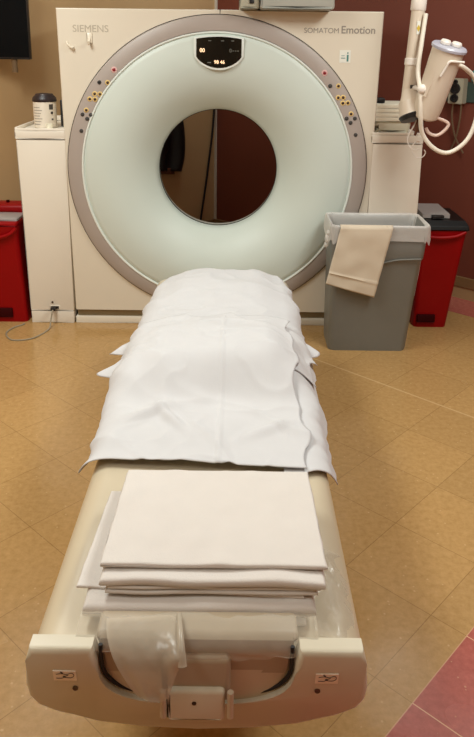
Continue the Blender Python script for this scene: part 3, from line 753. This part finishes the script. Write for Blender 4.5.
# ---------------------------------------------------------------- gas outlet on the maroon wall
def wallpt(b, d, z): return rm(d, b, z)                # b along the wall from the corner, d off the wall
def wbox(bm, b0, b1, d0, d1, z0, z1):
    vs = []
    for z in (z0, z1): vs += [bm.verts.new(wallpt(b, d, z)) for b, d in ((b0, d0), (b1, d0), (b1, d1), (b0, d1))]
    fs = [bm.faces.new([vs[i] for i in f]) for f in ((0, 1, 2, 3), (4, 5, 6, 7), (0, 1, 5, 4), (1, 2, 6, 5), (2, 3, 7, 6), (3, 0, 4, 7))]
    bmesh.ops.bevel(bm, geom=list({e for f in fs for e in f.edges}), offset=.005, segments=2, affect='EDGES'); return bm
bc = 2.225
gp = thing('gas_outlet', 'grey wall outlet with two round black ports on the maroon wall', 'wall outlet', tuple(wallpt(bc, 0, 1.29)))
obj('backing_rail', wbox(new(), bc-.11, bc+.55, 0, .015, 1.30, 1.43), 'outlet_back', gp)
obj('teal_strip', wbox(new(), bc+.07, bc+.55, 0, .03, 1.432, 1.50), 'teal', gp)
obj('outlet_housing', wbox(new(), bc-.052, bc+.045, .012, .08, 1.292, 1.45), 'outlet', gp)
nrm = LD
for z, r in ((1.388, .034), (1.328, .026), (1.43, .014)):
    obj('port', lathe_axis(new(), wallpt(bc-.005, .079, z), nrm, [(r, 0), (r, .012), (r*.6, .012), (r*.55, .002)], 24, (True, True)), 'black', gp)
for b_, e in ((-.025, .03), (.03, -.02)):
    obj('hanging_lead', tube(new(), [wallpt(bc+b_, .05, 1.30), wallpt(bc+b_, .05, 1.2), wallpt(bc+b_+e, .04, 1.08), wallpt(bc+b_+e*3, .03, .98)], .006, 8), 'maroon' if False else 'pole', gp)

# ---------------------------------------------------------------- monitor on the left wall
mn = thing('wall_monitor', 'black monitor on a wall mount at the upper left', 'monitor', (-1.42, 4.62, 1.6))
obj('monitor_bezel', box(new(), -1.58, -1.295, 4.60, 4.65, 1.535, 2.05, .006), 'bezel', mn)
obj('screen', box(new(), -1.565, -1.299, 4.597, 4.602, 1.548, 2.04), 'screen', mn)
obj('stem', cyl(new(), (-1.402, 4.63, 1.455), (-1.402, 4.63, 1.545), .018), 'pole', mn)
obj('wall_arm', box(new(), -1.45, -1.40, 4.64, 4.90, 1.75, 1.80, .006), 'bezel', mn)

# ---------------------------------------------------------------- seen through the bore
def lw(a, d, z): return rm(a, d, z)
ap = thing('lead_apron', 'black apron hanging on the tan wall, seen through the left of the bore', 'apron', tuple(lw(.62, .05, .55)))
def apf(u, v):
    a = .40+.42*u; z = 1.25-.62*v
    w = .035+.018*sin(u*14)+.01*nz3(u*4, v*3, 1)
    a0 = .40+.05*ss(.0, .35, .35-v)-.0
    aa = .82-(.82-a0)*(1-u)*(.78+.22*sin(v*2.6))
    return lw(aa, w+.02, z+.05*u*v)
o = obj('apron_panel', grid(new(), apf, 30, 30), 'apron', ap, angle=80); solid(o, .02)
def apl(u, v): return lw(.50+.32*u, .03+.01*sin(u*9), .66-.05*v+.04*u)
o = obj('apron_lining', grid(new(), apl, 16, 4), 'rust', ap, angle=80, label='rust-brown lower edge'); solid(o, .012)
o = obj('coat_hook', tube(new(), [lw(.47, 0, 1.0), lw(.47, .04, .99), lw(.46, .05, 1.01)], .012, 8), 'pole', base=tuple(lw(.47, 0, .99))); tag(o, 'small dull hook on the tan wall inside the bore view', 'hook')
o = obj('wall_cable', tube(new(), [lw(.03, .022, 1.9), lw(.035, .022, 1.12), lw(.11, .022, .6), lw(.20, .022, .16)], .009, 8), 'black', base=tuple(lw(.1, 0, .16))); tag(o, 'dark cable slanting down the tan wall near the corner behind the bore', 'cable')

# the scanner and what stands on it: final size and distance from the room corner
KS = .988
for o in list(C.objects):
    if o.parent is None and o.name in ('ct_scanner', 'equipment_case', 'wipes_canister', 'small_box', 'small_cup', 'storage_box', 'handset'):
        l = o.location; o.location = (l.x*KS, l.y*KS, 1.637+(l.z-1.637)*KS); o.scale = (KS, KS, KS)

# ---------------------------------------------------------------- light
def lamp(name, x, y, sx, sy, power, col=(.965, 1, .955)):
    d = bpy.data.lights.new(name, 'AREA'); d.shape = 'RECTANGLE'; d.size = sx; d.size_y = sy; d.energy = power; d.color = col
    o = bpy.data.objects.new(name, d); C.objects.link(o); o.location = (x, y, HC-.03); return o
for x, y, sx, sy, p in ((-1.35, 2.5, .6, 1.2, 64), (1.35, 2.5, .6, 1.2, 52), (-1.7, .6, .6, 1.2, 28), (1.7, .6, .6, 1.2, 22), (-.15, 5.5, .4, .4, 7), (1.15, 4.1, .5, .5, 5), (-1.25, 4.2, .5, .5, 6)):  # first pair: ceiling lamps; the rest: unseen fills added for front and far walls
    lamp('ceiling_and_fill_light', x, y, sx, sy, p)
w = bpy.data.worlds.new('room_air'); S.world = w; w.use_nodes = True
w.node_tree.nodes['Background'].inputs['Color'].default_value = (.9, .8, .65, 1); w.node_tree.nodes['Background'].inputs['Strength'].default_value = .1

# ---------------------------------------------------------------- camera
cd = bpy.data.cameras.new('camera'); co = bpy.data.objects.new('camera', cd); C.objects.link(co)
co.location = (0, 0, 1.637)
co.rotation_euler = (Matrix.Rotation(radians(90-15.52), 3, 'X') @ Matrix.Rotation(radians(.7), 3, 'Z')).to_euler()
cd.sensor_fit = 'VERTICAL'; cd.sensor_height = 36; cd.lens = 720/737*36; cd.shift_y = -(368.5-245)/737; cd.clip_start = .05
S.camera = co
S.view_settings.view_transform = 'Standard'; S.view_settings.look = 'None'; S.view_settings.gamma = 1; S.view_settings.use_curve_mapping = False
S.view_settings.exposure = -0.3
